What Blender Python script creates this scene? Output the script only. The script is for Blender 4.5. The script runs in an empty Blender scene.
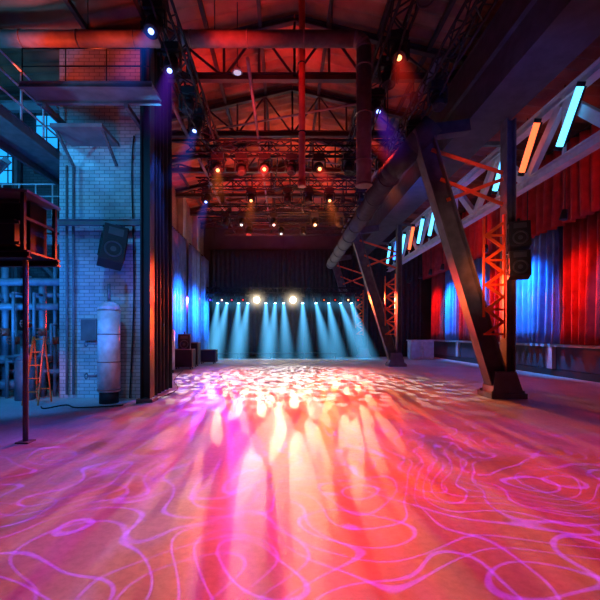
import bpy, math, random
from mathutils import Vector, Matrix, Quaternion
random.seed(7)
C = bpy.context.collection
S = bpy.context.scene
S.view_settings.view_transform='Standard'

# ------------------------------------------------------------------ helpers
class MB:
    def __init__(s): s.v=[]; s.f=[]; s.sm=[]
    def add(s, vs, fs, smooth=False):
        o=len(s.v); s.v+= [tuple(v) for v in vs]
        for f in fs: s.f.append(tuple(i+o for i in f)); s.sm.append(smooth)
        return s
    def box(s, c, d, rot=None):
        x,y,z=[a/2 for a in d]; vs=[]
        for sx,sy,sz in ((-1,-1,-1),(1,-1,-1),(1,1,-1),(-1,1,-1),(-1,-1,1),(1,-1,1),(1,1,1),(-1,1,1)):
            p=Vector((sx*x,sy*y,sz*z))
            if rot: p=rot@p
            vs.append(p+Vector(c))
        return s.add(vs,[(0,3,2,1),(4,5,6,7),(0,1,5,4),(1,2,6,5),(2,3,7,6),(3,0,4,7)])
    def frame(s,p0,p1,up=(0,0,1)):
        p0=Vector(p0);p1=Vector(p1);d=(p1-p0).normalized();u=Vector(up)
        if abs(d.dot(u))>.98: u=Vector((0,1,0))
        r=d.cross(u).normalized();u=r.cross(d).normalized()
        return p0,p1,d,r,u
    def beam(s,p0,p1,w,h,up=(0,0,1)):
        p0,p1,d,r,u=s.frame(p0,p1,up)
        vs=[p+r*a*w/2+u*b*h/2 for p in (p0,p1) for a,b in ((-1,-1),(1,-1),(1,1),(-1,1))]
        return s.add(vs,[(0,1,2,3),(7,6,5,4),(0,4,5,1),(1,5,6,2),(2,6,7,3),(3,7,4,0)])
    def ibeam(s,p0,p1,w,h,t=.03,up=(0,0,1)):
        q0,q1,d,r,u=s.frame(p0,p1,up)
        s.beam(q0,q1,t,h-2*t,up)
        s.beam(q0+u*(h-t)/2,q1+u*(h-t)/2,w,t,up)
        s.beam(q0-u*(h-t)/2,q1-u*(h-t)/2,w,t,up)
        return s
    def cyl(s,p0,p1,r0,r1=None,n=14,cap=True):
        if r1 is None: r1=r0
        p0,p1,d,r,u=s.frame(p0,p1)
        o=len(s.v)
        for p,R in ((p0,r0),(p1,r1)):
            for i in range(n):
                a=2*math.pi*i/n; s.v.append(tuple(p+(r*math.cos(a)+u*math.sin(a))*R))
        for i in range(n): s.f.append((o+n+i,o+n+(i+1)%n,o+(i+1)%n,o+i));s.sm.append(True)
        if cap:
            s.f.append(tuple(range(o,o+n)));s.sm.append(False)
            s.f.append(tuple(range(o+n,o+2*n))[::-1]);s.sm.append(False)
        return s
    def path(s,pts,R,n=12):
        for a,b in zip(pts,pts[1:]): s.cyl(a,b,R,n=n)
        for p in pts[1:-1]: s.ball(p,R,n,8)
        return s
    def ball(s,c,R,n=14,m=8,sz=1,zmin=-1):
        vs=[];fs=[];c=Vector(c)
        for j in range(m+1):
            t=-math.pi/2+math.pi*j/m
            for i in range(n):
                a=2*math.pi*i/n
                vs.append(c+Vector((math.cos(t)*math.cos(a)*R,math.cos(t)*math.sin(a)*R,max(math.sin(t),zmin)*R*sz)))
        for j in range(m):
            for i in range(n): fs.append((j*n+i,j*n+(i+1)%n,(j+1)*n+(i+1)%n,(j+1)*n+i))
        return s.add(vs,fs,True)
    def torus(s,c,axis,R,r,n=20,m=6):
        c=Vector(c);_,_,d,a1,u=s.frame(c,c+Vector(axis));vs=[];fs=[]
        for i in range(n):
            t=2*math.pi*i/n;dr=a1*math.cos(t)+u*math.sin(t)
            for j in range(m):
                q=2*math.pi*j/m;vs.append(c+dr*(R+r*math.cos(q))+d*r*math.sin(q))
        for i in range(n):
            for j in range(m): fs.append((i*m+j,((i+1)%n)*m+j,((i+1)%n)*m+(j+1)%m,i*m+(j+1)%m))
        return s.add(vs,fs,True)
    def mesh(s,name,mat):
        me=bpy.data.meshes.new(name);me.from_pydata(s.v,[],s.f)
        me.polygons.foreach_set("use_smooth",s.sm);me.materials.append(mat);me.update();return me
    def obj(s,name,mat,parent=None,loc=(0,0,0),label=None,cat=None,kind=None,group=None,bevel=0):
        o=bpy.data.objects.new(name,s.mesh(name,mat));C.objects.link(o);o.location=loc
        if parent: o.parent=parent
        tag(o,label,cat,kind,group)
        if bevel:
            b=o.modifiers.new("b",'BEVEL');b.width=bevel;b.segments=2;b.limit_method='ANGLE'
        return o
def tag(o,label=None,cat=None,kind=None,group=None):
    if label:o["label"]=label
    if cat:o["category"]=cat
    if kind:o["kind"]=kind
    if group:o["group"]=group
    return o
def empty(name,loc,label,cat,group=None):
    o=bpy.data.objects.new(name,None);o.empty_display_size=.2;C.objects.link(o);o.location=loc
    return tag(o,label,cat,None,group)
def copy_thing(src,loc,label=None):
    n=src.copy();C.objects.link(n);n.location=loc
    if label:n["label"]=label
    for ch in src.children:
        k=ch.copy();C.objects.link(k);k.parent=n
        for g in ch.children:
            h=g.copy();C.objects.link(h);h.parent=k
    return n

# ------------------------------------------------------------------ materials
def mat(name,col,rough=.6,metal=0,var=.25,scale=4,bump=.1,col2=None,bscale=30):
    m=bpy.data.materials.new(name);m.use_nodes=True;n=m.node_tree.nodes;l=m.node_tree.links
    b=n["Principled BSDF"];tc=n.new("ShaderNodeTexCoord");no=n.new("ShaderNodeTexNoise")
    no.inputs["Scale"].default_value=scale;no.inputs["Detail"].default_value=5
    l.new(tc.outputs["Object"],no.inputs["Vector"])
    r=n.new("ShaderNodeValToRGB");c2=col2 or [c*(1-var) for c in col]
    r.color_ramp.elements[0].position=.35;r.color_ramp.elements[1].position=.65
    r.color_ramp.elements[0].color=(*c2,1);r.color_ramp.elements[1].color=(*col,1)
    l.new(no.outputs["Fac"],r.inputs["Fac"]);l.new(r.outputs["Color"],b.inputs["Base Color"])
    b.inputs["Roughness"].default_value=rough;b.inputs["Metallic"].default_value=metal
    if bump:
        n2=n.new("ShaderNodeTexNoise");n2.inputs["Scale"].default_value=bscale
        l.new(tc.outputs["Object"],n2.inputs["Vector"])
        bp=n.new("ShaderNodeBump");bp.inputs["Strength"].default_value=bump;bp.inputs["Distance"].default_value=.02
        l.new(n2.outputs["Fac"],bp.inputs["Height"]);l.new(bp.outputs["Normal"],b.inputs["Normal"])
    return m
def emis(name,col,st):
    m=bpy.data.materials.new(name);m.use_nodes=True;n=m.node_tree.nodes;b=n["Principled BSDF"]
    b.inputs["Base Color"].default_value=(*col,1);b.inputs["Emission Color"].default_value=(*col,1)
    b.inputs["Emission Strength"].default_value=st;return m
steel=mat("dark_steel",(.12,.11,.12),.75,0,.4)
steelg=mat("blackened_girder_steel",(.055,.05,.06),.75,0,.4)
steel2=mat("grey_painted_steel",(.17,.17,.19),.7,0,.35,3)
lightsteel=mat("light_grey_steel",(.6,.6,.62),.6,0,.2)
black=mat("black_metal",(.012,.012,.014),.7,0)
blackp=mat("black_plastic",(.014,.014,.016),.6)
conem=mat("speaker_cone",(.06,.06,.07),.6)
orange=mat("orange_paint",(.9,.12,.015),.5,0,.3)
white=mat("white_enamel",(.8,.8,.78),.4,0,.3,col2=(.5,.48,.46))
ledgem=mat("pale_ledge_paint",(.38,.38,.38),.5,0,.15)
roofm=mat("corrugated_roof_paint",(.40,.15,.08),.7,0,.75,.8)
ductm=mat("galvanised_duct",(.24,.15,.13),.6,.0,.3,6)
ductd=mat("dull_dark_duct",(.05,.05,.065),.8,.0,.3,6)
velvet_b=mat("black_velvet",(.012,.012,.014),.95,0,.3)
velvet_s=mat("charcoal_backdrop_cloth",(.03,.03,.035),.95,0,.3)
velvet_r=mat("red_velvet",(.45,.035,.04),.9,0,.35,3)
velvet_g=mat("grey_velvet_blue_light_tint",(.13,.24,.48),.9,0,.3,3)  # grey cloth with blue light put into its colour
plaster=mat("dark_plaster",(.05,.045,.055),.85,0,.3,1.5)
plasterL=mat("pale_plaster",(.3,.28,.28),.85,0,.3,1.5)
wood=mat("dark_plywood",(.012,.01,.01),.9,0,.4,5)
copper=mat("pipe_lagging",(.15,.17,.21),.5,.0,.4,5)
rubber=mat("rubber_cable",(.01,.01,.01),.6)
grille=mat("speaker_grille",(.02,.02,.022),.8,.0,.3,60)

def brick(name,c1,c2,mortar):
    m=bpy.data.materials.new(name);m.use_nodes=True;n=m.node_tree.nodes;l=m.node_tree.links
    b=n["Principled BSDF"];tc=n.new("ShaderNodeTexCoord");sp=n.new("ShaderNodeSeparateXYZ");cb=n.new("ShaderNodeCombineXYZ")
    l.new(tc.outputs["Object"],sp.inputs[0])
    ad=n.new("ShaderNodeMath");ad.operation='ADD';l.new(sp.outputs["X"],ad.inputs[0]);l.new(sp.outputs["Y"],ad.inputs[1])
    l.new(ad.outputs[0],cb.inputs["X"]);l.new(sp.outputs["Z"],cb.inputs["Y"])
    bt=n.new("ShaderNodeTexBrick");l.new(cb.outputs[0],bt.inputs["Vector"])
    bt.inputs["Color1"].default_value=(*c1,1);bt.inputs["Color2"].default_value=(*c2,1);bt.inputs["Mortar"].default_value=(*mortar,1)
    bt.inputs["Scale"].default_value=1;bt.inputs["Brick Width"].default_value=.24;bt.inputs["Row Height"].default_value=.085
    bt.inputs["Mortar Size"].default_value=.007
    dn=n.new("ShaderNodeTexNoise");dn.inputs["Scale"].default_value=.9;dn.inputs["Detail"].default_value=6;l.new(tc.outputs["Object"],dn.inputs["Vector"])
    dr=n.new("ShaderNodeValToRGB");dr.color_ramp.elements[0].position=.35;dr.color_ramp.elements[1].position=.6
    dr.color_ramp.elements[0].color=(.45,.45,.45,1);l.new(dn.outputs["Fac"],dr.inputs["Fac"])
    mx=n.new("ShaderNodeMix");mx.data_type='RGBA';mx.blend_type='MULTIPLY';mx.inputs[0].default_value=.8
    l.new(bt.outputs["Color"],mx.inputs[6]);l.new(dr.outputs["Color"],mx.inputs[7])
    l.new(mx.outputs[2],b.inputs["Base Color"]);b.inputs["Roughness"].default_value=.45
    bp=n.new("ShaderNodeBump");bp.invert=True;bp.inputs["Distance"].default_value=.008;bp.inputs["Strength"].default_value=.5
    l.new(bt.outputs["Fac"],bp.inputs["Height"]);l.new(bp.outputs["Normal"],b.inputs["Normal"]);return m
brickm=brick("glazed_white_brick",(.52,.50,.48),(.36,.35,.37),(.15,.15,.16))
brickd=brick("dark_brick",(.10,.10,.11),(.06,.06,.07),(.02,.02,.02))  # darker brick tones for the recess rear wall
brickr=brick("old_brick",(.3,.22,.2),(.22,.16,.15),(.1,.08,.08))

def floor_mat():
    m=bpy.data.materials.new("polished_concrete");m.use_nodes=True;n=m.node_tree.nodes;l=m.node_tree.links
    b=n["Principled BSDF"];tc=n.new("ShaderNodeTexCoord")
    a=n.new("ShaderNodeTexNoise");a.inputs["Scale"].default_value=.7;a.inputs["Detail"].default_value=10;a.inputs["Roughness"].default_value=.65
    l.new(tc.outputs["Object"],a.inputs["Vector"])
    r=n.new("ShaderNodeValToRGB");r.color_ramp.elements[0].position=.3;r.color_ramp.elements[1].position=.7
    r.color_ramp.elements[0].color=(.40,.37,.35,1);r.color_ramp.elements[1].color=(.60,.56,.52,1)
    l.new(a.outputs["Fac"],r.inputs["Fac"])
    f=n.new("ShaderNodeTexNoise");f.inputs["Scale"].default_value=16;f.inputs["Detail"].default_value=12;f.inputs["Roughness"].default_value=.7
    l.new(tc.outputs["Object"],f.inputs["Vector"])
    mx=n.new("ShaderNodeMix");mx.data_type='RGBA';mx.blend_type='MULTIPLY';mx.inputs[0].default_value=.5
    r2=n.new("ShaderNodeValToRGB");r2.color_ramp.elements[0].position=.38;r2.color_ramp.elements[1].position=.58
    r2.color_ramp.elements[0].color=(.6,.6,.6,1)
    l.new(f.outputs["Fac"],r2.inputs["Fac"]);l.new(r.outputs["Color"],mx.inputs[6]);l.new(r2.outputs["Color"],mx.inputs[7])
    l.new(mx.outputs[2],b.inputs["Base Color"])
    mr=n.new("ShaderNodeMapRange");mr.inputs[3].default_value=.42;mr.inputs[4].default_value=.65
    l.new(f.outputs["Fac"],mr.inputs[0]);l.new(mr.outputs[0],b.inputs["Roughness"])
    b.inputs["Specular IOR Level"].default_value=.25
    bp=n.new("ShaderNodeBump");bp.inputs["Strength"].default_value=.05;bp.inputs["Distance"].default_value=.005
    l.new(f.outputs["Fac"],bp.inputs["Height"]);l.new(bp.outputs["Normal"],b.inputs["Normal"]);return m

# ------------------------------------------------------------------ room shell
def struct(name,c,d,m,label): return MB().box(c,d).obj(name,m,label=label,kind="structure")
XL=-5.4; XR=9.8; YB=26.6
struct("floor",(0.1,12.2,-.1),(19.8,29.2,.2),floor_mat(),"polished concrete hall floor with light patterns")
struct("wall_back",(0.1,YB+.1,4.5),(19.8,.2,13),plaster,"dark plaster end wall behind the stage")
struct("wall_right",(XR+.1,12.2,4.2),(.2,29.2,8.4),plaster,"dark wall behind long drapes")
struct("wall_left",(XL-.12,19.2,4.5),(.24,14.8,9.0),brickr,"old brick side wall lit red and blue")
struct("wall_recess",(-7.65,12.7,4.5),(4.26,.2,9),brickd,"dark brick rear wall of plant recess")
struct("wall_outer",(-9.9,5.3,4.5),(.2,15,9),plaster,"dark outer wall of side bay")
struct("wall_pier",(-4.35,10.6,4.3),(1.9,2.4,8.6),brickm,"pale glazed brick pier lit blue")
for i,y in enumerate((13.2,16.9,20.4,23.6)):
    struct("trim_%d"%(i+1),(XL+.14,y,4.3),(.28,.6,8.6),plasterL,"pale brick pilaster on side wall")
def slope(name,x0,z0,x1,z1,ya,yb,label):
    mb=MB();n=int((yb-ya)/.045);vs=[];fs=[]
    for i in range(n+1):
        y=ya+(yb-ya)*i/n;dz=.05*math.sin(y*2*math.pi/.42)
        for k in range(3):
            t=k/2;vs.append((x0+(x1-x0)*t,y,z0+(z1-z0)*t+dz))
    for i in range(n):
        for k in range(2): a=i*3+k;fs.append((a,a+1,a+4,a+3))
    mb.add(vs,fs,True);return mb.obj(name,roofm,label=label,kind="structure")
RX=0.25;EZ=8.7;RZ=10.0
slope("ceiling",XL-.1,EZ,RX,RZ,-2.3,26.5,"corrugated metal roof lit red")
slope("ceiling",RX,RZ,5.9,EZ,-2.3,26.5,"corrugated metal roof lit red")
slope("ceiling",5.9,EZ,9.8,8.1,-2.3,26.5,"low corrugated metal aisle roof")
slope("ceiling",-9.9,EZ-.3,XL-.1,EZ,-2.3,12.6,"corrugated metal roof over side bay")
MB().box((XR-.12,12.2,1.1),(.24,29,.09)).obj("trim_5",ledgem,label="pale window ledge under drapes",kind="structure")
MB().box((XR-.04,12.2,.12),(.08,29,.24)).obj("baseboard_right",black,label="black baseboard",kind="structure")
for i,y in enumerate((10.6,14.5,18.4,22.3)):
    struct("trim_%d"%(i+6),(XR-.12,y,.66),(.2,.28,.8),ledgem,"grey pier under window ledge")
struct("trim_10",(XR-.05,12.2,.66),(.06,28.8,.8),plaster,"dark dado panel below the ledge")

# ------------------------------------------------------------------ windows in plant recess
glassblue=emis("daylight_glass",(.02,.45,.95),.9)
for i,(x,z,w,h) in enumerate(((-8.9,7.3,1.2,2.2),(-7.3,7.5,1.1,1.8))):
    w_=empty("window_%d"%(i+1),(x,12.58,z),"tall multi-pane window glowing cyan","window");w_["kind"]="structure"
    fr=MB()
    for a in (-1,1):
        fr.box((a*w/2,0,0),(.08,.1,h+.08));fr.box((0,0,a*h/2),(w,.1,.08))
    for k in range(1,3): fr.box((-w/2+w*k/3,0,0),(.03,.06,h))
    for k in range(1,5): fr.box((0,0,-h/2+h*k/5),(w,.06,.03))
    fr.obj("frame",steel,w_);MB().box((0,.0,0),(w,.02,h)).obj("glass",glassblue,w_)

# ------------------------------------------------------------------ roof trusses
def roof_truss():
    mb=MB();bz=8.3
    L=Vector((XL+.05,0,bz));R=Vector((5.75,0,bz));A=Vector((RX,0,RZ-.16))
    mb.ibeam(L,R,.16,.18,.025);mb.ibeam(L+Vector((0,0,.2)),A,.16,.16,.025);mb.ibeam(A,R+Vector((0,0,.2)),.16,.16,.025)
    n=12
    for side in (L,R):
        for k in range(1,n//2+1):
            t=k/(n//2);b=side.lerp(Vector((RX,0,bz)),t);a=side.lerp(A,t)
            mb.beam(b,a,.06,.06)
            a0=side.lerp(A,(k-1)/(n//2))
            mb.beam(a if k%2 else a0, side.lerp(Vector((RX,0,bz)),(k-1)/(n//2)) if k%2 else b,.05,.05)
    return mb
oxide=mat("red_oxide_steel",(.05,.028,.03),.6,0,.35)
rt=roof_truss().mesh("roof_truss",oxide)
for y in (7.6,10.6,13.6,16.6,19.6,22.6,25.4):
    o=bpy.data.objects.new("roof_truss",rt);C.objects.link(o);o.location=(0,y,0)
    tag(o,"riveted steel roof truss spanning the hall","roof truss",None,"steel roof trusses")
for t in (.12,.36,.6,.84):
    for sx in (0,1):
        x=(XL+(RX-XL)*t) if sx==0 else (5.8+(RX-5.8)*t);z=EZ+(RZ-EZ)*t-.12
        MB().box((x,12,z),(.09,28.6,.12)).obj("roof_purlin",oxide,label="long steel purlin under corrugated roof",cat="purlin",group="roof purlins")
for (a,b) in (((-4.9,13.6,8.2),(4.8,16.6,8.2)),((-4.9,19.6,8.2),(4.8,22.6,8.2)),((4.8,16.8,8.2),(-4.9,19.4,8.2)),((4.6,10.8,8.2),(-3.2,13.4,8.2))):
    MB().cyl(a,b,.03,n=8).obj("brace_rod",steel2,label="diagonal steel wind brace below roof trusses",cat="brace",group="roof wind braces")
for x,z,r_ in ((-3.25,8.12,.06),(-.9,8.12,.045),(3.7,8.12,.06)):
    MB().cyl((x,9.6,z),(x,26,z),r_,n=10).obj("service_pipe",steel2,label="long service pipe hung below roof trusses",cat="pipe",group="roof service pipes")
for y,z in ((13.2,7.9),(14.6,8.0),(18.6,7.95),(21.6,7.8),(23.4,7.7)):
    MB().cyl((-4.7,y,z),(4.2,y,z),.04,n=8).obj("lighting_bar",black,label="thin black lighting bar across the hall",cat="bar",group="lighting bars")

# ------------------------------------------------------------------ right columns
def v_column():
    e=empty("steel_column",(5.2,9.6,0),"dark V shaped riveted steel column on a wedge foot","column","V shaped hall columns")
    MB().ibeam((-.12,0,.35),(-1.95,0,6.4),.36,.44,.035,up=(1,0,0)).obj("slanted_strut",steel,e,bevel=.004)
    MB().ibeam((.14,0,.35),(.16,0,6.62),.3,.22,.03,up=(1,0,0)).obj("upright_strut",steel,e)
    f=MB();vs=[]
    for z,hx,hy in ((0,.42,.34),(.12,.42,.34),(.12,.36,.28),(.62,.24,.2)):
        for a,b in ((-1,-1),(1,-1),(1,1),(-1,1)): vs.append((a*hx,b*hy,z))
    fs=[(3,2,1,0),(12,13,14,15)]
    for k in range(3):
        for i in range(4): fs.append((k*4+i,k*4+(i+1)%4,k*4+4+(i+1)%4,k*4+4+i))
    f.add(vs,fs)
    for a in (-.36,.36):
        for b in (-.28,.28): f.cyl((a,b,.1),(a,b,.18),.03,n=8)
    f.obj("foot",steel2,e)
    MB().beam((-2.02,0,6.3),(-.82,0,6.46),.3,.28).obj("haunch",steelg,e)
    c=MB();N=9
    zz=[1.5+(4.1-1.5)*k/N for k in range(N+1)]
    for k in range(N):
        xs=[-.5,-.1] if k%2==0 else [-.1,-.5]
        c.beam((xs[0],-.24,zz[k]),(xs[1],-.24,zz[k+1]),.03,.07)
    for k in range(0,N,2): c.beam((-.55,-.24,zz[k]),(-.08,-.24,zz[k]),.03,.05)
    c.beam((-.08,-.24,1.4),(-.08,-.24,4.3),.04,.07)
    c.beam((-.55,-.24,1.9),(-.55,-.24,4.2),.04,.05)
    c.obj("zigzag_brace",orange,e)
    c=MB()
    for za,zb in ((4.7,5.2),(5.9,5.35),(5.2,4.6)):
        def sx(z): return -.12-1.83*(z-.35)/6.05
        c.beam((sx(za)+.1,-.05,za),(.0,-.05,zb),.04,.08)
    c.obj("cross_brace",orange,e)
    return e
col=v_column()
for y in (18.8,25.7): copy_thing(col,(5.2 if y<20 else 5.05,y,0))
MB().box((4.9,12.3,7.35),(1.2,28,.06)).box((4.9,12.3,8.02),(1.2,28,.06)).box((4.35,12.3,7.7),(.08,28,.62)).box((5.45,12.3,7.7),(.08,28,.62)).box((4.9,12.3,6.98),(1.0,27.5,.7)).obj("crane_girder",steelg,label="massive dark steel crane girder resting on columns",cat="girder")

# lattice girder with tubes
g=empty("lattice_girder",(6.7,15.0,6.4),"pale steel lattice girder with diagonal members","girder")
MB().ibeam((0,-11.5,-.75),(0,10.9,-.75),.24,.24,.03).obj("lower_chord",lightsteel,g)
MB().ibeam((0,-11.5,.78),(0,10.9,.78),.24,.24,.03).obj("upper_chord",lightsteel,g)
d=MB();k=0;y=-11.4
while y<9.5:
    d.beam((0,y,-.7 if k%2 else .72),(0,y+1.5,.72 if k%2 else -.7),.14,.24)
    if k%2: d.beam((0,y+1.5,-.7),(0,y+1.5,.72),.06,.08)
    y+=1.5;k+=1
d.obj("diagonals",lightsteel,g)
for y in (-9.6,-2.9,6.0,10.3):
    MB().beam((0,y,.85),(-1.2,y,.85),.12,.12).obj("bracket",steel,g)
tube_c=emis("cyan_tube",(.10,.55,1),3);tube_o=emis("orange_tube",(1,.13,.04),2.5);tube_b=emis("blue_tube",(.03,.2,1),4)
specs=[(9.1,tube_c,"cyan"),(10.6,tube_o,"orange"),(12.0,tube_c,"cyan"),(17.6,tube_c,"cyan"),(19.1,tube_c,"cyan"),(20.5,tube_o,"orange"),(22,tube_c,"cyan"),(23.4,tube_b,"blue"),(25.0,tube_c,"cyan")]
for i,(y,m,cn) in enumerate(specs):
    e=empty("tube_light",(6.47,y,6.42),"%s glowing tube light slanted on the lattice girder"%cn,"light","slanted tube lights")
    MB().cyl((0,.34,-.5),(0,-.34,.52),.075,n=12).obj("tube",m,e)
    MB().cyl((0,.385,-.57),(0,.335,-.49),.085,n=12).cyl((0,-.335,.51),(0,-.385,.59),.085,n=12).beam((.1,.34,-.5),(.1,-.34,.52),.05,.06).obj("holder",black,e)

# ------------------------------------------------------------------ curtains
def curtain(x0,y0,x1,y1,z0,z1,m,label,amp=.07,pitch=.24,group=None,flare=1.0):
    a=Vector((x0,y0,0));b=Vector((x1,y1,0));L=(b-a).length;d=(b-a)/L;nrm=Vector((-d.y,d.x,0))
    n=max(12,int(L/pitch*14));rows=9;vs=[];fs=[];ph=random.random()*6
    for j in range(rows+1):
        t=j/rows;z=z1+(z0-z1)*t
        for i in range(n+1):
            s_=i/n*L;w=math.sin(s_*2*math.pi/pitch+ph+.7*math.sin(t*2+s_*2.3))
            w=math.copysign(abs(w)**.7,w)
            w=w*(amp*(.75+.25*t*flare))*(.8+.2*math.sin(s_*5.1+ph))
            p=a+d*(s_)+nrm*w;vs.append((p.x,p.y,z))
    for j in range(rows):
        for i in range(n): q=j*(n+1)+i;fs.append((q,q+1,q+n+2,q+n+1))
    mb=MB();mb.add(vs,fs,True)
    o=mb.obj("curtain",m,label=label,cat="curtain",group=group)
    s=o.modifiers.new("s",'SOLIDIFY');s.thickness=.012
    return o
seq=[(3,5,velvet_r),(5.2,7.5,velvet_g),(7.7,9.7,velvet_r),(9.9,11.3,velvet_g),(11.4,13.6,velvet_r),(13.7,16.6,velvet_g),(16.7,18.4,velvet_r),(18.5,20.1,velvet_g),(20.2,21.6,velvet_r),(21.7,23.4,velvet_g),(23.5,25.6,velvet_r)]
for a,b,m in seq:
    curtain(XR-.34,a,XR-.34,b,1.16,5.35,m,("red" if m is velvet_r else "grey blue-light-tinted")+" floor-length pleated velvet drape in window bay",group="window bay drapes",pitch=.34,amp=.2)
for a,b in ((3,9.9),(10,15.2),(15.3,20.3),(20.4,26.2)):
    curtain(XR-.78,a,XR-.78,b,5.05,7.6,velvet_r,"dark red pleated valance above window drapes",group="upper valances",pitch=.42,amp=.17)
MB().cyl((XR-.34,2.8,5.42),(XR-.34,26.1,5.42),.03).obj("curtain_rail",black,label="long black curtain rail along wall",cat="curtain rail")
MB().cyl((XR-.78,2.8,7.66),(XR-.78,26.3,7.66),.03).obj("curtain_rail",black,label="long black curtain rail along wall",cat="curtain rail")
for x0,x1 in ((-4.9,-2.6),(-2.6,-.3),(-.3,2.0),(2.0,4.3),(4.3,6.6),(6.6,9.0)):
    curtain(x0+.02,26.3,x1-.02,26.3,.03,7.0,velvet_s,"black pleated backdrop cloth behind stage",group="stage backdrop",pitch=.3)
MB().cyl((-5.0,26.3,7.05),(9.0,26.3,7.05),.04).obj("backdrop_pipe",black,label="black pipe carrying the backdrop cloth",cat="pipe")
curtain(-3.12,9.35,-3.12,10.9,.05,8.3,velvet_b,"tall black stage leg drape beside brick pier",pitch=.3,amp=.07)
for a,b,m in ((13.7,16.4,velvet_r),(17.4,19.9,velvet_g),(21.0,23.1,velvet_g),(24.0,26.0,velvet_g)):
    curtain(XL+.42,a,XL+.42,b,.05,6.2,m,("red" if m is velvet_r else "grey blue-light-tinted")+" tall pleated drape on side wall",group="side wall drapes",pitch=.36,amp=.12)
    MB().cyl((XL+.42,a-.1,6.24),(XL+.42,b+.1,6.24),.03).obj("curtain_rail",black,label="short black curtain rail on side wall",cat="curtain rail")

e=empty("steel_column",(-3.08,8.95,0),"dark riveted upright steel column before brick pier","column")
MB().ibeam((0,0,.05),(0,0,8.4),.3,.22,.03,up=(1,0,0)).obj("shaft",black,e)
MB().box((0,0,.04),(.36,.4,.08)).obj("base_plate",steel2,e)
for i,y in enumerate((14.2,15.6)):
    e=empty("water_tank",(-4.5,y,0),"slim pale cylindrical tank standing by side wall","tank","slim tanks")
    MB().cyl((0,0,.12),(0,0,1.6),.2,n=20).ball((0,0,1.6),.2,20,8,.6,0).obj("tank_body",white,e)
    MB().cyl((0,0,0),(0,0,.12),.16,n=16).obj("foot_ring",black,e)

# ------------------------------------------------------------------ ducts
e=empty("ventilation_duct",(0,8.52,7.79),"long round duct crossing the hall and dropping down","duct")
mb=MB();mb.cyl((-8.8,0,0),(1.46,0,0),.16,n=20)
pts=[(1.46,0,0)]+[(1.46+.22*math.sin(t),0,-.22+.22*math.cos(t)) for t in (.4,.8,1.2,1.57)]+[(1.68,0,-3.14)]
mb.path(pts,.16,20);mb.obj("duct_run",ductm,e)
for x in [-8+1.2*k for k in range(8)]: MB().torus((x,0,0),(1,0,0),.165,.015).obj("joint_ring",ductm,e)
for z in (-.6,-1.6,-2.6,-3.12): MB().torus((1.68,0,z),(0,0,1),.165,.018).obj("joint_ring",ductm,e)
for x in (-6.8,-4.2,-1.5,1.0): MB().cyl((x,0,.16),(x,0,.8 if x<-5 else 1.2),.012,n=6).obj("hanger_rod",black,e)
e=empty("ventilation_duct",(2.72,10.2,5.65),"large round dark duct running lengthwise under girder","duct")
mb=MB();mb.path([(.8,-.7,.85),(.4,-.45,.4),(0,0,0),(0,13.6,0)],.27,24);mb.obj("duct_run",ductd,e)
for k in range(9): MB().torus((0,.3+1.6*k,0),(0,1,0),.28,.02,28).obj("joint_ring",ductd,e)
for k in range(4): MB().cyl((0,.4+4*k,.27),(0,.4+4*k,2.65),.014,n=6).obj("hanger_rod",black,e)
e=empty("hanging_pipe",(.42,9.9,0),"thin vertical pipe coloured as if lit red, hanging from the roof","pipe")
MB().cyl((0,0,5.2),(0,0,9.9),.08,n=12).cyl((0,0,5.15),(0,0,5.3),.1,n=12).obj("pipe_run",mat("pipe_red_light_tint",(.7,.1,.06),.5),e)  # red light put into the pipe's base colour
for z in (6.5,8.2): MB().torus((0,0,z),(0,0,1),.085,.015).obj("clamp",black,e)

# ------------------------------------------------------------------ lighting trusses
def box_truss(p0,p1,s,label,chains=(),top=8.3,group="lighting trusses"):
    p0=Vector(p0);p1=Vector(p1);e=empty("lighting_truss",p0,label,"truss",group)
    L=(p1-p0).length;_,_,d,r,u=MB().frame(p0,p1)
    mb=MB();co=[r*a*s/2+u*b*s/2 for a,b in ((-1,-1),(1,-1),(1,1),(-1,1))]
    for c in co: mb.cyl(c,c+d*L,.03,n=8)
    mb.obj("chords",black,e)
    lc=MB();n=int(L/(s*1.1))
    for k in range(n):
        t0=L*k/n;t1=L*(k+1)/n
        for q in range(4):
            a=co[q];b=co[(q+1)%4]
            if k%2: a,b=b,a
            lc.beam(a+d*t0,b+d*t1,.024,.024)
    lc.obj("lacing",black,e)
    for t in chains:
        q=d*(L*t)
        MB().cyl(q+Vector((0,0,s/2)),q+Vector((0,0,top-p0.z)),.012,n=6).box(q+Vector((0,0,s/2+.25)),(.16,.16,.3)).obj("chain_hoist",black,e)
    return e
TZ=7.4
box_truss((-2.25,4,TZ),(-2.25,14,TZ),.36,"black box truss running lengthwise with lamps",(.1,.55,.9))
box_truss((2.15,4,TZ),(2.15,14,TZ),.36,"black box truss running lengthwise with lamps",(.1,.55,.9))
box_truss((3.35,6,TZ-.2),(3.35,14,TZ-.2),.32,"black box truss beside the crane girder",(.1,.55,.9))
box_truss((-2.9,11.9,7.02),(3.0,11.9,7.02),.34,"black box truss across the hall",(.1,.9))
box_truss((-3.4,15.4,7.3),(3.2,15.4,7.3),.34,"black box truss across the hall",(.1,.9))
box_truss((-3.4,17.6,7.0),(3.2,17.6,7.0),.34,"black box truss across the hall",(.1,.9))
box_truss((-3.4,19.9,7.2),(3.2,19.9,7.2),.34,"black box truss across the hall",(.1,.9))
box_truss((-3.4,22.6,7.3),(3.2,22.6,7.3),.34,"black box truss across the hall",(.1,.9))
box_truss((-4.9,25.1,4.25),(4.7,25.1,4.25),.3,"black truss over the stage carrying spotlights",(.05,.5,.95))

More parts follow.
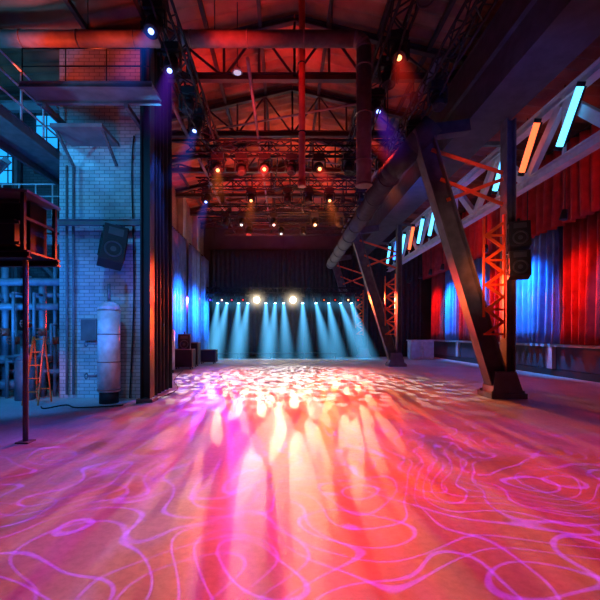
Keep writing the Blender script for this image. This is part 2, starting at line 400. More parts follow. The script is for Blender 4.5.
# ------------------------------------------------------------------ fixtures
def beam_mat(name,col,k,L,r0,r1):  # self-glowing volume cone painted as a beam in haze, no real scattering
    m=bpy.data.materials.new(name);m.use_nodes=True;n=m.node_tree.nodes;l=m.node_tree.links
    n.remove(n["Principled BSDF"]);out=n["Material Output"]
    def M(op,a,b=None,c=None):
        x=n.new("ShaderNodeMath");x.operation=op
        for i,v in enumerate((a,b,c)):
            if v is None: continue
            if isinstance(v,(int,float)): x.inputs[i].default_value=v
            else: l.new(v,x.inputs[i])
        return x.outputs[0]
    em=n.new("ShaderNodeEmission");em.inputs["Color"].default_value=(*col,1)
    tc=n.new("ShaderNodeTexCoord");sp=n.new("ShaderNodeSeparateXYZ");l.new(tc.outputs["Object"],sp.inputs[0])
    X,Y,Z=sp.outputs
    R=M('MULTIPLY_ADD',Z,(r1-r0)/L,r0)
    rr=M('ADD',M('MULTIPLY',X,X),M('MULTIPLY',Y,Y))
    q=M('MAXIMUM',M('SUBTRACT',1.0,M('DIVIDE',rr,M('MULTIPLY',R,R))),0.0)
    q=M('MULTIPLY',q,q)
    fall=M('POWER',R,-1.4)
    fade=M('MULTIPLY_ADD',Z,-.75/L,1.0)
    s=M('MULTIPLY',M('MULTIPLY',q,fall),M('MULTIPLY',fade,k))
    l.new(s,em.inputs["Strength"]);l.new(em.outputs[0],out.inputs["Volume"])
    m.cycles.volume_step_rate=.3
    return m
def glow_mat(col,k,R,pwr=6):  # self-glowing ball volume painted as the haze glow round a lamp
    m=bpy.data.materials.new("emissive_lamp_haze");m.use_nodes=True;n=m.node_tree.nodes;l=m.node_tree.links
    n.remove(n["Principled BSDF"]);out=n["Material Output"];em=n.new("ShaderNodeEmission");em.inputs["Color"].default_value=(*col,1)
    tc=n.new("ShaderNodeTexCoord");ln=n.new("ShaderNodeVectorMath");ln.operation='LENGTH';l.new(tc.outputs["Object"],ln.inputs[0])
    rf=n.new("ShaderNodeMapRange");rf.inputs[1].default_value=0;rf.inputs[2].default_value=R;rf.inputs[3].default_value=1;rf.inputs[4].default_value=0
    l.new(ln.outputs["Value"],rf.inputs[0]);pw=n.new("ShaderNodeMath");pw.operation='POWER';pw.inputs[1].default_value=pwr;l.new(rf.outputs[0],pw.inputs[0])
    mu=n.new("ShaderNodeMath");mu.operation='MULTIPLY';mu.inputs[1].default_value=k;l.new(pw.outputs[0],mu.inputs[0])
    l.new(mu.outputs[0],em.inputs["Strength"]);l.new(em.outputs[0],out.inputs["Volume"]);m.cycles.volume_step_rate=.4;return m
base_me=MB().box((0,0,-.07),(.34,.24,.14)).box((0,0,.03),(.1,.06,.1)).mesh("base",black)
yoke_me=MB().box((0,0,-.155),(.4,.1,.03)).box((-.19,0,-.31),(.03,.12,.32)).box((.19,0,-.31),(.03,.12,.32)).mesh("yoke",black)
head_me=MB().cyl((0,0,-.18),(0,0,-.02),.1,.15,n=18).cyl((0,0,-.02),(0,0,.2),.15,.13,n=18).torus((0,0,.2),(0,0,1),.12,.018).mesh("lamp_head",blackp)
lensm={};halom={}
def fixture(pos,aim,col,lens=20,power=0,size=20,blend=.5,gobo=None,rad=.05,beam=None,lab="black moving head stage light",group="moving head lights",cn="",glow=None,lr=.055,lcol=None):
    e=empty("stage_light",pos,lab+(" glowing "+cn if cn else ""),"stage light",group)
    for nm,me in (("base",base_me),("yoke",yoke_me)):
        o=bpy.data.objects.new(nm,me);C.objects.link(o);o.parent=e
    hc=Vector((0,0,-.36));d=(Vector(aim)-(Vector(pos)+hc)).normalized()
    q=d.to_track_quat('Z','Y')
    o=bpy.data.objects.new("lamp_head",head_me);C.objects.link(o);o.parent=e;o.location=hc;o.rotation_mode='QUATERNION';o.rotation_quaternion=q
    lc_=lcol or col
    key=(tuple(lc_),lens,lr)
    if key not in lensm: lensm[key]=MB().cyl((0,0,.195),(0,0,.215),lr,n=18).mesh("lens",emis("lens_glow",lc_,lens) if lens else grille)
    ln=bpy.data.objects.new("lens",lensm[key]);C.objects.link(ln);ln.parent=o
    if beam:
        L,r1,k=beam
        MB().cyl((0,0,.23),(0,0,L),.1,r1,n=24).obj("emissive_beam",beam_mat("emissive_beam_haze",col,k,L,.1,r1),o)
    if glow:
        if (glow,col) not in halom: halom[(glow,col)]=MB().ball((0,0,0),glow[0],20,12).mesh("emissive_halo",glow_mat(col,glow[1],glow[0],glow[2]))
        h=bpy.data.objects.new("emissive_halo",halom[(glow,col)]);C.objects.link(h);h.parent=o;h.location=(0,0,.25)
    if power:
        spot(Vector(pos)+hc+d*.3,d,col,power,size,blend,gobo,rad)
    return e
def spot(p,d,col,power,size,blend=.5,gobo=None,rad=.05):
    ld=bpy.data.lights.new("lamp",'SPOT');ld.energy=power;ld.color=col;ld.spot_size=math.radians(size);ld.spot_blend=blend;ld.shadow_soft_size=rad
    lo=bpy.data.objects.new("lamp",ld);C.objects.link(lo);lo.location=p
    lo.rotation_euler=Vector(d).to_track_quat('-Z','Y').to_euler()
    if gobo: gobo_nodes(ld,*gobo)
    return lo
def gobo_nodes(ld,kind,scale,thr,seed,barn=False,ys=1.0):
    ld.use_nodes=True;nt=ld.node_tree;n=nt.nodes;l=nt.links;em=n.get("Emission")
    tc=n.new("ShaderNodeTexCoord");sp=n.new("ShaderNodeSeparateXYZ");l.new(tc.outputs["Normal"],sp.inputs[0])
    dv=[]
    for ax in "XY":
        m=n.new("ShaderNodeMath");m.operation='DIVIDE';l.new(sp.outputs[ax],m.inputs[0]);l.new(sp.outputs["Z"],m.inputs[1]);dv.append(m)
    yy=n.new("ShaderNodeMath");yy.operation='MULTIPLY';yy.inputs[1].default_value=ys;l.new(dv[1].outputs[0],yy.inputs[0])
    cb=n.new("ShaderNodeCombineXYZ");l.new(dv[0].outputs[0],cb.inputs[0]);l.new(yy.outputs[0],cb.inputs[1]);cb.inputs[2].default_value=seed
    mr=n.new("ShaderNodeMapRange");mr.interpolation_type='SMOOTHSTEP'
    if kind=="dots":
        t=n.new("ShaderNodeTexVoronoi");t.voronoi_dimensions='2D';t.inputs["Scale"].default_value=scale
        # slightly warped glass pattern gives broken flecks instead of discs
        wn=n.new("ShaderNodeTexNoise");wn.inputs["Scale"].default_value=scale*1.6;wn.inputs["Detail"].default_value=1;l.new(cb.outputs[0],wn.inputs["Vector"])
        ws=n.new("ShaderNodeVectorMath");ws.operation='SCALE';ws.inputs["Scale"].default_value=.55/scale;l.new(wn.outputs["Color"],ws.inputs[0])
        of=n.new("ShaderNodeVectorMath");of.operation='ADD';of.inputs[1].default_value=(seed,seed*.7,0);l.new(cb.outputs[0],of.inputs[0])
        o2=n.new("ShaderNodeVectorMath");o2.operation='ADD';l.new(of.outputs[0],o2.inputs[0]);l.new(ws.outputs[0],o2.inputs[1])
        l.new(o2.outputs[0],t.inputs["Vector"])
        src=t.outputs["Distance"];mr.inputs[1].default_value=thr*.75;mr.inputs[2].default_value=thr
        mr.inputs[3].default_value=1;mr.inputs[4].default_value=.0
    elif kind=="noise":
        t=n.new("ShaderNodeTexNoise");t.inputs["Scale"].default_value=scale;t.inputs["Detail"].default_value=1.5;l.new(cb.outputs[0],t.inputs["Vector"])
        src=t.outputs["Fac"];mr.inputs[1].default_value=thr-.04;mr.inputs[2].default_value=thr+.04
        mr.inputs[3].default_value=.15;mr.inputs[4].default_value=1
    else:
        t=n.new("ShaderNodeTexNoise");t.inputs["Scale"].default_value=scale;t.inputs["Detail"].default_value=1;l.new(cb.outputs[0],t.inputs["Vector"])
        m1=n.new("ShaderNodeMath");m1.operation='MULTIPLY';m1.inputs[1].default_value=20;l.new(t.outputs["Fac"],m1.inputs[0])
        m2=n.new("ShaderNodeMath");m2.operation='PINGPONG';m2.inputs[1].default_value=.5;l.new(m1.outputs[0],m2.inputs[0])
        src=m2.outputs[0];mr.inputs[1].default_value=thr;mr.inputs[2].default_value=thr+.04
        mr.inputs[3].default_value=1;mr.inputs[4].default_value=.0
    l.new(src,mr.inputs[0]);res=mr.outputs[0]
    if barn:
        v=dv[1].outputs[0]
        a=n.new("ShaderNodeMath");a.operation='MULTIPLY_ADD';a.inputs[1].default_value=5;a.inputs[2].default_value=1;l.new(v,a.inputs[0])
        b=n.new("ShaderNodeMath");b.operation='MAXIMUM';b.inputs[1].default_value=.6;l.new(a.outputs[0],b.inputs[0])
        c=n.new("ShaderNodeMath");c.operation='POWER';c.inputs[1].default_value=-barn;l.new(b.outputs[0],c.inputs[0])
        d=n.new("ShaderNodeMath");d.operation='MULTIPLY';l.new(c.outputs[0],d.inputs[0]);l.new(res,d.inputs[1])
        k=n.new("ShaderNodeMapRange");k.interpolation_type='SMOOTHSTEP';k.inputs[1].default_value=-.15;k.inputs[2].default_value=-.06;k.inputs[3].default_value=0;k.inputs[4].default_value=1
        l.new(v,k.inputs[0]);e=n.new("ShaderNodeMath");e.operation='MULTIPLY';l.new(d.outputs[0],e.inputs[0]);l.new(k.outputs[0],e.inputs[1]);res=e.outputs[0]
    l.new(res,em.inputs["Strength"])

W=(1,.78,.5);PK=(1,.08,.18);RD=(1,.03,.015);OR=(1,.18,.02);CY=(.03,.40,.95);BL=(.01,.12,1);BC=(.02,.26,1);PU=(.22,.03,1);TE=(.10,.5,.95)
zt=4.0
k=0
for px in (-4.2,-3.6,-2.9,-2.3,-1.2,-.6,-.1,1.1,1.9,2.7,3.4,4.1):
    aim=(px*(1.1 if px<0 else 1.3)+(-.25 if k%2 else .2),24.2,0)
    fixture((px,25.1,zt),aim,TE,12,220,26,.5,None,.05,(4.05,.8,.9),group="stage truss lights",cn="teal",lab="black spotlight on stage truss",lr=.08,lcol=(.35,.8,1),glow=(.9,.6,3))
    k+=1
for x,ax,s in ((-1.75,-.8,1.3),(.5,-.2,4.7)):
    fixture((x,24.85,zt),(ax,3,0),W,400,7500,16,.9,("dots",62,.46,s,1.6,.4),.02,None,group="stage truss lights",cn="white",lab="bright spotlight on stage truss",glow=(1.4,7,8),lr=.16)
for x,ax,s,p in ((-3.9,-3.0,11.3,7000),(3.9,3.6,14.7,9000)):
    fixture((x,24.85,zt),(ax,4,0),(1,.42,.2),3,p,44,.9,("dots",56,.36,s,1.8,.4),.02,None,group="stage truss lights",cn="amber",lab="black spotlight on stage truss")
for x,ax,c,p,cn,s in ((-4.6,-5.6,PU,15000,"purple",7.1),(-3.3,-1.2,PK,3000,"pink",2.2),(3.1,2.2,RD,22000,"red",5.2),(4.5,6.0,RD,26000,"red",9.4),(2.4,3.0,OR,15000,"orange",3.3),(-2.6,-2.0,RD,23000,"red",8.8)):
    fixture((x,24.85,zt),(ax,2,0),c,.8,p,66,1.0,("noise",64,.5,s,3.4,.35),.03,None,group="stage truss lights",cn=cn,lab="black spotlight on stage truss")
for (p,a,c,s,pw_,sz) in (((-1.9,17.6,6.8),(-2.0,13.0,0),(1,.84,.76),3.3,6500,52),((1.3,17.6,6.8),(2.0,13.0,0),(1,.84,.74),6.1,6500,52),((-.2,19.9,7.0),(.2,16.2,0),(.85,.9,1),9.7,8000,60),((-.5,17.6,6.8),(.1,13.2,0),(1,.8,.8),14.4,5500,50)):
    fixture(p,a,c,2,pw_,sz,.9,("dots",21,.32,s),.004,None,cn="white")
HZ=TZ-.2
hd=[((-2.25,7.9,HZ),(-2.5,5,0),PU,"purple"),((-2.0,11.9,6.83),(-1,6,0),OR,"orange"),((2.15,9.4,HZ),(3,5,0),PU,"purple"),
    ((2.9,11.9,6.83),(3.4,7,0),OR,"orange"),((-2.25,6.9,HZ),(-3.4,3.6,0),BL,"blue"),((2.15,7.6,HZ),(1.5,3,0),RD,"red"),
    ((-.6,11.9,6.83),(-1,4,0),RD,"red"),((1.0,11.9,6.83),(2,3.5,0),RD,"red"),((-2.25,10.2,HZ),(-3.9,8,0),BL,"blue"),((2.15,10.8,HZ),(5,9,3),RD,"red"),
    ((-1.3,15.4,7.1),(-1,9,0),OR,"orange"),((1.7,15.4,7.1),(2,9,0),OR,"orange"),((-3.0,15.4,7.1),(-4,12,0),BL,"blue")]
pw={"orange":350,"purple":250,"blue":650,"red":950}
warm=(1,.40,.13)
for i,(p,a,c,cn) in enumerate(hd):
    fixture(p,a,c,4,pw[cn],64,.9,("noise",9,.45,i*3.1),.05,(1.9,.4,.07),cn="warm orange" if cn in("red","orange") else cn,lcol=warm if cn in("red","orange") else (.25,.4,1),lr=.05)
for x,y,z in ((-2.25,5.6,HZ),(2.15,6.2,HZ),(-2.25,12.8,HZ),(2.15,12.9,HZ),(.9,15.4,7.1),(.1,15.4,7.1),(2.9,15.4,7.1),(-2.6,17.6,6.8),(2.4,17.6,6.8),(1.9,11.9,6.83),(-1.3,11.9,6.83),(-2.25,9.3,HZ),(2.15,8.3,HZ),(.9,19.9,7.0),(-1.8,19.9,7.0),(.2,11.9,6.83),(3.35,8.8,HZ-.18),(3.35,10.4,HZ-.18),(3.35,12.2,HZ-.18)):
    fixture((x,y,z),(x+random.uniform(-1,1),y-2,0),(0,0,0),0,lab="black moving head stage light switched off")
fixture((-.8,5.2,HZ),(-.6,2.6,0),PU,4,2300,84,.3,("lines",3.8,.025,2.0),.003,None,cn="purple")
fixture((1.6,5.0,HZ),(1.9,2.6,0),PU,4,2000,80,.3,("lines",3.8,.025,6.0),.003,None,cn="purple")
def added_wash(p,a,c,pwr,size,r=.15,b=.8): spot(p,Vector(a)-Vector(p),c,pwr,size,b,None,r)  # unseen spots added to tint walls, roof, ducts and drapes
added_wash((-2.9,4.5,5.5),(-4.5,9.3,3.5),CY,620,75)
added_wash((-2.4,5.0,3.0),(-3.8,9.3,1.5),(1,.55,.6),50,50)
added_wash((-6.5,8.0,1.5),(-6.5,12,4.5),BC,300,100)
added_wash((-3.4,6.5,.4),(-4.6,9.5,6),BL,350,90)
added_wash((-7.0,6.5,7.2),(-7,12,3),CY,700,100)
added_wash((-7.4,6.0,4.2),(-6.5,10,8),CY,700,120)
added_wash((-4.6,5.0,2.2),(-6.2,9.6,1.2),BC,800,80)
added_wash((-3.6,7.2,5.0),(-4.1,8.3,6.3),OR,25,80)
added_wash((-1,11,5.5),(-1,14,9.5),RD,900,120)
added_wash((-2.6,8.5,6.0),(-3.0,9.5,9),(.02,.35,.8),60,110)
added_wash((1.5,16.3,5.0),(0,19,10),OR,1000,130)
added_wash((-2,20.8,5.0),(-1,22,10),RD,1300,130)
added_wash((4.5,13,5.2),(4.5,16,8),BL,200,110)
added_wash((3.9,6.8,4.6),(5.6,9.4,7.6),BL,90,100)
added_wash((-5.3,8.0,6.8),(-5.0,8.52,7.79),(1,.08,.02),110,100)
added_wash((-3.7,7.7,6.9),(-3.4,8.52,7.79),(1,.08,.02),90,80)
added_wash((-1.2,7.6,7.0),(-.8,8.52,7.79),RD,160,90)
added_wash((.8,8.0,6.2),(.42,9.9,7.4),RD,30,60)
added_wash((3.7,8.0,2.4),(4.8,9.4,3.0),OR,200,44)
added_wash((3.3,7.6,5.2),(4.4,9.6,5.4),OR,90,36)
added_wash((3.0,6.0,2.4),(4.3,9.6,3.4),(1,.6,.5),130,50)
added_wash((-3.0,14.8,3.2),(-5.0,15.0,4.2),RD,700,80)
added_wash((-3.2,18,4.5),(-5.4,18,8.0),RD,500,60)
for y,c,p in ((12.6,RD,500),(15.2,BC,3200),(17.7,RD,500),(19.4,BC,3400),(21.0,RD,600),(22.6,BC,3600),(24.6,RD,700),(10.9,BC,900)):
    added_wash((XR-2.0,y+.1,4.4),(XR-.3,y-.1,3.0),c,p,84,b=1)
    e=empty("added_drape_spot",(XR-2.1,y+.1,4.8),"small black par spotlight added to light the window drapes","stage light","added drape spotlights")  # par can added to go with the spot put in for the drapes
    MB().cyl((-.05,0,-.15),(.0,0,.12),.1,.07,n=14).obj("can",black,e)
    MB().beam((0,0,.1),(0,0,3.55),.02,.02,up=(0,1,0)).obj("hanger",black,e)
for y,c,p in ((18.4,BC,2600),(21.8,BC,2800),(24.6,BC,2300)): added_wash((XL+2.2,y-.3,3.2),(XL+.3,y,2.8),c,p,94,b=1)
added_wash((8,10,5.8),(9.2,13,6.6),RD,40,120)
added_wash((8,17,5.8),(9.2,20,6.6),RD,60,120)
w=bpy.data.worlds.new("World");S.world=w;w.use_nodes=True
bg=w.node_tree.nodes["Background"];bg.inputs[0].default_value=(.06,.05,.25,1);bg.inputs[1].default_value=.1

# ------------------------------------------------------------------ pendants
for x,y,z in ((-1.12,9.4,7.65),(2.6,10.1,7.9)):
    e=empty("pendant_lamp",(x,y,z),"round white high bay lamp hanging from roof","lamp","high bay lamps")
    MB().cyl((0,0,0),(0,0,.1),.13,.06,n=20).obj("shade",steel2,e)
    MB().cyl((0,0,-.015),(0,0,0),.09,n=20).obj("diffuser",emis("white_diffuser",(.6,.8,1),.4),e)
    MB().cyl((0,0,.1),(0,0,EZ-z+.6),.012,n=6).obj("rod",black,e)

# ------------------------------------------------------------------ left side equipment
e=empty("service_platform",(-3.9,8.1,6.35),"dark steel platform with low railing on brick pier","platform")
MB().box((0,0,.06),(2.6,.6,.05)).ibeam((-1.3,-.28,.02),(1.3,-.28,.02),.08,.12,.02).ibeam((-1.3,.28,.02),(1.3,.28,.02),.08,.12,.02).obj("deck",steel2,e)
r=MB()
for x in (-1.25,-.4,.4,1.25): r.cyl((x,-.26,.08),(x,-.26,.75),.012,n=8)
for z in (.4,.75): r.cyl((-1.25,-.26,z),(1.25,-.26,z),.012,n=8)
r.obj("railing",black,e)
for x in (-1.1,.6): MB().beam((x,.2,-.1),(x,1.18,-.1),.08,.1).obj("bracket",steel,e)
e=empty("service_platform",(-4.4,8.85,5.9),"small lower steel landing on brick pier","platform")
MB().box((0,0,0),(1.1,.88,.08)).obj("deck",steel2,e)
for x in (-.5,.5): MB().beam((x,.42,-.5),(x,-.3,-.03),.05,.05).obj("bracket",steel,e)
e=empty("catwalk",(-5.85,8.6,5.8),"dark steel catwalk with handrails along the side bay","catwalk")
MB().box((0,0,.02),(.9,7.0,.04)).ibeam((.45,-3.5,-.06),(.45,3.5,-.06),.08,.22,.02).ibeam((-.45,-3.5,-.06),(-.45,3.5,-.06),.08,.22,.02).obj("deck",steel,e)
r=MB()
for y in [-3.4+.755*k for k in range(10)]: r.cyl((.43,y,0),(.43,y,1.1),.022,n=8)
for z in (.4,.75,1.1): r.cyl((.43,-3.4,z),(.43,3.4,z),.02,n=8)
r.obj("railing",lightsteel,e)
for y in (-3,0,3): MB().cyl((-.45,y,0),(-.45,y,2.7),.02,n=8).obj("hanger_rod",steel,e)
e=empty("catwalk",(-7.6,11.8,4.75),"steel cross walkway with railing over the plant bay","catwalk")
MB().box((0,0,.0),(4.0,.7,.06)).obj("deck",steel,e)
r=MB()
for k_ in range(9): r.cyl((-1.95+.48*k_,-.33,0),(-1.95+.48*k_,-.33,1.05),.02,n=8)
for z in (.35,.7,1.05): r.cyl((-1.95,-.33,z),(1.95,-.33,z),.02,n=8)
r.obj("railing",lightsteel,e)
e=empty("stair_flight",(-6.9,8.9,0),"steep steel stair rising through the plant bay","stairs")
for s_x in (-.35,.35): MB().beam((-1.6,s_x,3.4),(.5,s_x,5.55),.04,.2).obj("stringer",steel2,e)
for k_ in range(9): MB().box((-1.5+.235*k_,0,3.5+.24*k_),(.24,.66,.03)).obj("tread",steel2,e)
MB().cyl((-1.6,-.35,4.4),(.5,-.35,6.55),.022,n=8).cyl((-1.6,-.35,3.4),(-1.6,-.35,4.4),.02,n=8).cyl((-.45,-.35,4.6),(-.45,-.35,5.57),.02,n=8).obj("handrail",lightsteel,e)
for s_x in (-.35,.35): MB().beam((-1.6,s_x,0),(-1.6,s_x,3.4),.08,.08).obj("support_post",steel2,e)
e=empty("fixed_ladder",(-5.65,10.9,0),"steel rung ladder rising to the catwalk","ladder")
MB().beam((-.2,0,2.6),(-.2,0,6.9),.04,.05,up=(0,1,0)).beam((.2,0,2.6),(.2,0,6.9),.04,.05,up=(0,1,0)).obj("rails",lightsteel,e)
for k_ in range(14): MB().cyl((-.2,0,2.8+.3*k_),(.2,0,2.8+.3*k_),.014,n=6).obj("rung",lightsteel,e)
for z,y in ((7.3,10.2),(4.55,11.6),(3.9,10.2)):
    MB().ibeam((-9.7,y,z),(-5.35,y,z),.14,.24,.02).obj("cross_beam",steel2,label="dark steel beam crossing the plant bay",cat="beam",group="plant bay beams")
for x in (-5.75,-6.9,-8.3):
    MB().ibeam((x,12.35,.0),(x,12.35,8.3),.16,.16,.02,up=(1,0,0)).obj("bay_post",steel,label="slim steel post before bay rear wall",cat="post",group="plant bay posts")
for a,b in (((-6.8,12.2,3.2),(-5.8,12.2,4.5)),((-8.2,12.2,4.5),(-7.0,12.2,3.2))):
    MB().beam(a,b,.08,.1).obj("diagonal_brace",steel2,label="diagonal steel brace in the plant bay",cat="brace",group="plant bay braces")
for x in (-5.05,-4.9): MB().cyl((x,9.26,.1),(x,9.26,5.4),.03,n=8).obj("conduit_pipe",steel2,label="thin vertical conduit on brick pier",cat="pipe",group="conduits")
e=empty("junction_box",(-4.5,9.22,1.6),"small grey electrical box on brick pier","electrical box")
MB().box((0,0,0),(.36,.14,.5)).obj("box_body",steel2,e,bevel=.01);MB().box((0,-.075,0),(.32,.015,.46)).obj("door",steel,e)

e=empty("support_beam",(-4.35,8.95,4.0),"dark horizontal steel beam on brick pier","beam")
MB().ibeam((-1.3,0,0),(1.1,0,0),.1,.14,.02).beam((-1.1,0,0),(-1.1,.34,0),.08,.08).beam((.6,0,0),(.6,.34,0),.08,.08).obj("beam_body",steel2,e)
def speaker(loc,rotz,tilt,size,label,group=None,back=0,roll=0):
    w,dp,h=size;e=empty("loudspeaker",loc,label,"loudspeaker",group)
    e.rotation_euler=(tilt,roll,rotz)
    MB().box((0,0,0),(w,dp,h)).obj("cabinet",blackp,e,bevel=.015)
    MB().box((0,-dp/2-.008,0),(w*.9,.015,h*.94)).obj("grille",grille,e)
    MB().torus((0,-dp/2-.018,-h*.18),(0,1,0),w*.33,.02,26).cyl((0,-dp/2-.02,-h*.18),(0,-dp/2-.012,-h*.18),w*.12,n=16).obj("woofer",conem,e)
    MB().box((0,-dp/2-.018,h*.3),(w*.6,.02,h*.2)).obj("horn",conem,e)
    b=MB().box((-w/2-.015,0,0),(.02,.08,h*.6)).box((w/2+.015,0,0),(.02,.08,h*.6)).box((0,0,h/2+.012),(w+.05,.08,.02)).beam((0,0,h/2),(0,0,h/2+.12),.06,.06)
    if back: b.beam((0,dp/2,0),(0,dp/2+back,0),.08,.08)
    b.obj("bracket",black,e)
    return e
speaker((-3.75,8.72,3.40),math.radians(28),math.radians(-14),(.5,.45,.85),"black loudspeaker tilted down under steel beam",roll=math.radians(10))
speaker((5.25,8.98,3.70),math.radians(-22),math.radians(-8),(.42,.38,.58),"black loudspeaker stacked on steel column","column loudspeakers",.2)
speaker((5.25,8.98,3.05),math.radians(-22),math.radians(-10),(.42,.38,.58),"black loudspeaker stacked on steel column","column loudspeakers",.2)
e=empty("equipment_cabin",(-4.55,5.75,2.58),"dark boxy equipment cabin raised on steel poles","cabin")
MB().box((0,.1,.45),(1.9,.4,.7)).obj("body",wood,e,bevel=.01)
MB().add([(-1.1,-.4,.97),(1.1,-.4,.82),(1.1,.4,.82),(-1.1,.4,.97),(-1.1,-.4,1.01),(1.1,-.4,.86),(1.1,.4,.86),(-1.1,.4,1.01)],[(0,3,2,1),(4,5,6,7),(0,1,5,4),(1,2,6,5),(2,3,7,6),(3,0,4,7)]).obj("roof_panel",steel2,e)
s_=MB()
for k in range(3): s_.box((0,-.36,.15+.28*k),(1.95,.03,.04))
for x in (-1.03,-.35,.3,1.03): s_.box((x,-.37,.45),(.05,.05,.78))
s_.box((1.03,.36,.45),(.05,.05,.78)).box((.7,-.3,.3),(.4,.1,.35)).box((.2,-.3,.55),(.35,.1,.25)).box((1.03,0,.5),(.03,.7,.04)).obj("frame",black,e)
MB().ibeam((-1.1,-.35,0),(1.1,-.35,0),.1,.1,.02).ibeam((-1.1,.35,0),(1.1,.35,0),.1,.1,.02).box((0,0,.05),(2.1,.7,.03)).obj("floor_frame",black,e)
for x,y in ((.95,-.2),(-1.0,-.2),(-1.0,.3)): MB().cyl((x,y,-2.56),(x,y,-.05),.035,n=12).box((x,y,-2.57),(.18,.18,.02)).obj("support_pole",steel,e)

e=empty("water_tank",(-3.85,8.75,0),"tall white cylindrical heating tank by brick pier","tank")
MB().cyl((0,0,.25),(0,0,2.05),.235,n=28).ball((0,0,2.05),.235,28,10,.7,0).obj("tank_body",white,e)
MB().cyl((0,0,0),(0,0,.26),.2,n=20).obj("foot_ring",black,e)
for z in (.3,.9,1.5,2.02): MB().torus((0,0,z),(0,0,1),.238,.012,28).obj("band",ductm,e)
for z in (.6,1.3): MB().cyl((-.2,-.12,z),(-.4,-.16,z),.03,n=10).torus((-.42,-.16,z),(1,0,0),.06,.012,12).obj("valve",copper,e)
MB().cyl((0,0,2.2),(0,0,2.6),.035,n=10).obj("outlet_pipe",copper,e)
e=empty("pipe_manifold",(-6.3,9.6,0),"grey heating pipe manifold with risers and wheel valves","pipes")
for z,y,r_ in ((2.75,0,.09),(2.45,.15,.06),(2.15,-.12,.08),(.9,-.1,.1),(.6,.05,.06),(.3,-.05,.12)): MB().cyl((-2.6,y,z),(.95 if r_<.1 else .2,y,z),r_,n=14).obj("header_pipe",copper,e)
xs=(-2.3,-1.9,-1.45,-1.0,-.78,-.45,-.2,.12,.45,.75)
redv=mat("red_valve",(.5,.06,.04),.4)
for i,x in enumerate(xs):
    MB().cyl((x,.05,.0),(x,.05,(2.7,3.3,2.1,2.9)[i%4]),.04+.02*(i%3),n=10).obj("riser_pipe",copper,e)
    z=1.35+.2*((i*2)%3);MB().torus((x,-.14,z),(0,1,0),.085,.014,16).cyl((x,.05,z),(x,-.15,z),.015,n=8).beam((x-.08,-.14,z),(x+.08,-.14,z),.015,.015).cyl((x,.05,z-.09),(x,.05,z+.09),.09,n=12).obj("valve",redv,e)
for k_ in range(9):
    x0=-2.2+.34*k_;z0=random.uniform(.5,1.2);z1=random.uniform(1.7,2.6);x1=x0+random.uniform(.2,.5)
    MB().path([(x0,-.3,0.02),(x0,-.3,z0),(x1,-.3,z0+.05),(x1,-.3,z1),(x1,.0,z1)],random.uniform(.025,.05),10).obj("branch_pipe",steel2 if k_%3==0 else copper,e)
MB().box((-1.7,-.3,.65),(.5,.35,1.2)).obj("pump_cabinet",steel2,e,bevel=.02)
for x in (-.5,.35): MB().cyl((x,-.45,.0),(x,-.45,.9),.2,n=20).ball((x,-.45,.9),.2,20,8,.6,0).obj("expansion_vessel",copper,e)
m=MB()
for x in (-2.5,.9): m.beam((x,.25,0),(x,.25,3.3),.06,.06)
for z in (.85,2.4,3.28): m.beam((-2.55,.25,z),(.95,.25,z),.05,.05)
m.obj("rack",steel,e)
e=empty("boiler",(-6.6,10.9,0),"dark horizontal boiler drum behind pipework","boiler")
MB().cyl((-1.2,0,.95),(1.0,0,.95),.65,n=28).obj("drum",steel2,e)
for x in (-1.2,-.4,.4,1.0): MB().torus((x,0,.95),(1,0,0),.66,.025,28).obj("band",copper,e)
for x in (-.8,.7): MB().box((x,0,.18),(.15,.9,.36)).obj("saddle",steel,e)
e=empty("stepladder",(-5.35,8.7,0),"orange folding stepladder standing by pipework","ladder")
m=MB()
for x in (-.14,.14): m.beam((x*1.15,-.3,0),(x*.8,0,1.45),.025,.045)
m.obj("front_rails",orange,e)
for k in range(1,6):
    t=k/5.2;MB().box((0,-.3+.3*t,1.45*t),(.28-.05*t,.07,.022)).obj("step",orange,e)
m=MB()
for x in (-.14,.14): m.beam((x*1.1,.2,0),(x*.8,.02,1.43),.02,.035)
m.box((0,.15,.3),(.3,.02,.03));m.obj("rear_legs",orange,e)
added_wash((-4.7,7.0,1.6),(-5.35,8.7,.8),RD,90,34)
e=empty("guard_rail",(-6.0,7.7,0),"low black guard rail before pipework","railing")
m=MB()
for x in (-1.9,-1,-.1): m.cyl((x,0,0),(x,0,.95),.022,n=8)
for z in (.5,.95): m.cyl((-1.9,0,z),(-.1,0,z),.02,n=8)
m.obj("rail_frame",black,e)
def cable(pts,label,r=.014):
    P=[Vector(p) for p in pts];P=[P[0]]+P+[P[-1]];out=[]
    for i in range(1,len(P)-2):
        for s in range(6):
            t=s/6;a,b,c,d=P[i-1],P[i],P[i+1],P[i+2]
            out.append(.5*((2*b)+(c-a)*t+(2*a-5*b+4*c-d)*t*t+(3*b-a-3*c+d)*t**3))
    out.append(P[-2])
    MB().path(out,r,6).obj("cable",rubber,label=label,cat="cable",group="cables")
cable([(-5.0,8.2,.015),(-4.8,8.0,.015),(-4.6,8.4,.015),(-4.2,8.1,.015),(-3.5,8.3,.015),(-3.4,8.4,.015)],"black cable lying on floor by pier")
cable([(-3.2,8.6,.015),(-2.9,9.6,.015),(-2.95,11,.015),(-3.6,13,.015),(-4.2,16.5,.015)],"long black cable lying on floor beside drape",.01)
cable([(-3.6,9.27,0.02),(-3.5,9.27,2.5),(-3.55,9.27,5.2),(-3.5,9.27,6.1)],"black cable running up the brick pier",.018)
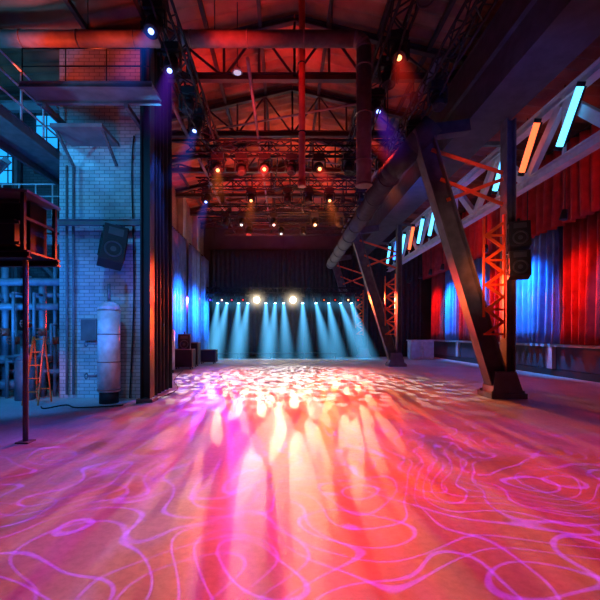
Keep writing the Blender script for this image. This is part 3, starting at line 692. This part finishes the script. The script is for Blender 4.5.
for a,b,sg in (((-2.2,6,7.1),(-2.0,11.9,6.8),.6),((2.1,6,7.1),(1.9,11.9,6.8),.7),((-2.9,15.4,7.2),(-2.3,11.9,7.0),.5),((2.9,15.4,7.2),(2.6,11.9,7.0),.5),((-.5,15.4,7.2),(-.2,11.9,7.0),.5),((.9,17.6,6.9),(.6,15.4,7.1),.4),((-2.9,8,8.1),(-2.25,6,7.5),.3),((3.35,7,7.1),(3.35,12,7.1),.5)):
    A=Vector(a);B=Vector(b);cable([A,A.lerp(B,.3)-Vector((0,0,sg*.8)),A.lerp(B,.6)-Vector((0,0,sg)),B],"black power cable sagging between trusses",.02)
def case(loc,sz,label):
    w,dp,h=sz;e=empty("flight_case",loc,label,"flight case","flight cases")
    MB().box((0,0,h/2+.1),(w,dp,h)).obj("body",blackp,e)
    t=MB()
    for a in (-1,1):
        for b_ in (-1,1):
            t.box((a*w/2,b_*dp/2,h/2+.1),(.03,.03,h))
            t.box((0,b_*dp/2,.1+h*(.5+a*.5)),(w,.03,.03));t.box((b_*w/2,0,.1+h*(.5+a*.5)),(.03,dp,.03))
    t.obj("edge_trim",ductm,e)
    for a in (-1,1):
        for b_ in (-1,1): MB().cyl((a*(w/2-.1)-.02,b_*(dp/2-.1),.05),(a*(w/2-.1)+.02,b_*(dp/2-.1),.05),.05,n=12).box((a*(w/2-.1),b_*(dp/2-.1),.09),(.05,.05,.02)).obj("castor",black,e)
    return e
case((-4.35,17.3,0),(.8,.6,.75),"black flight case with metal edges on castors")
case((-4.35,18.6,0),(.7,.6,1.0),"tall black flight case on castors")
case((-3.9,20.4,0),(.8,.6,.6),"black flight case with metal edges on castors")
speaker((-4.35,17.3,1.18),math.radians(10),0,(.5,.4,.62),"black loudspeaker standing on a flight case")
for x in (-3.8,-1.8,.2,2.2):
    e=empty("stage_deck",(x,25.2,0),"low black modular stage deck","stage","stage decks")
    MB().box((0,0,.3),(1.96,1.5,.08)).obj("deck_top",blackp,e)
    for a in (-.9,.9):
        for b_ in (-.65,.65): MB().cyl((a,b_,0),(a,b_,.27),.03,n=8).obj("leg",black,e)
e=empty("bar_counter",(8.2,24.2,0),"white panelled counter cabinet by side wall","counter")
MB().box((0,0,.55),(1.4,.6,1.1)).obj("body",white,e,bevel=.01)
MB().box((0,0,1.13),(1.5,.7,.06)).obj("counter_top",white,e)
for x in (-.35,.35): MB().box((x,-.31,.55),(.6,.02,.95)).obj("door",lightsteel,e)

# ------------------------------------------------------------------ camera
cd=bpy.data.cameras.new("Camera");cam=bpy.data.objects.new("Camera",cd);C.objects.link(cam)
cam.location=(0,0,1.5);cam.rotation_euler=(math.radians(90),0,0)
cd.sensor_width=36;cd.lens=24;cd.shift_x=.025;cd.shift_y=.057;cd.clip_start=.05
S.camera=cam
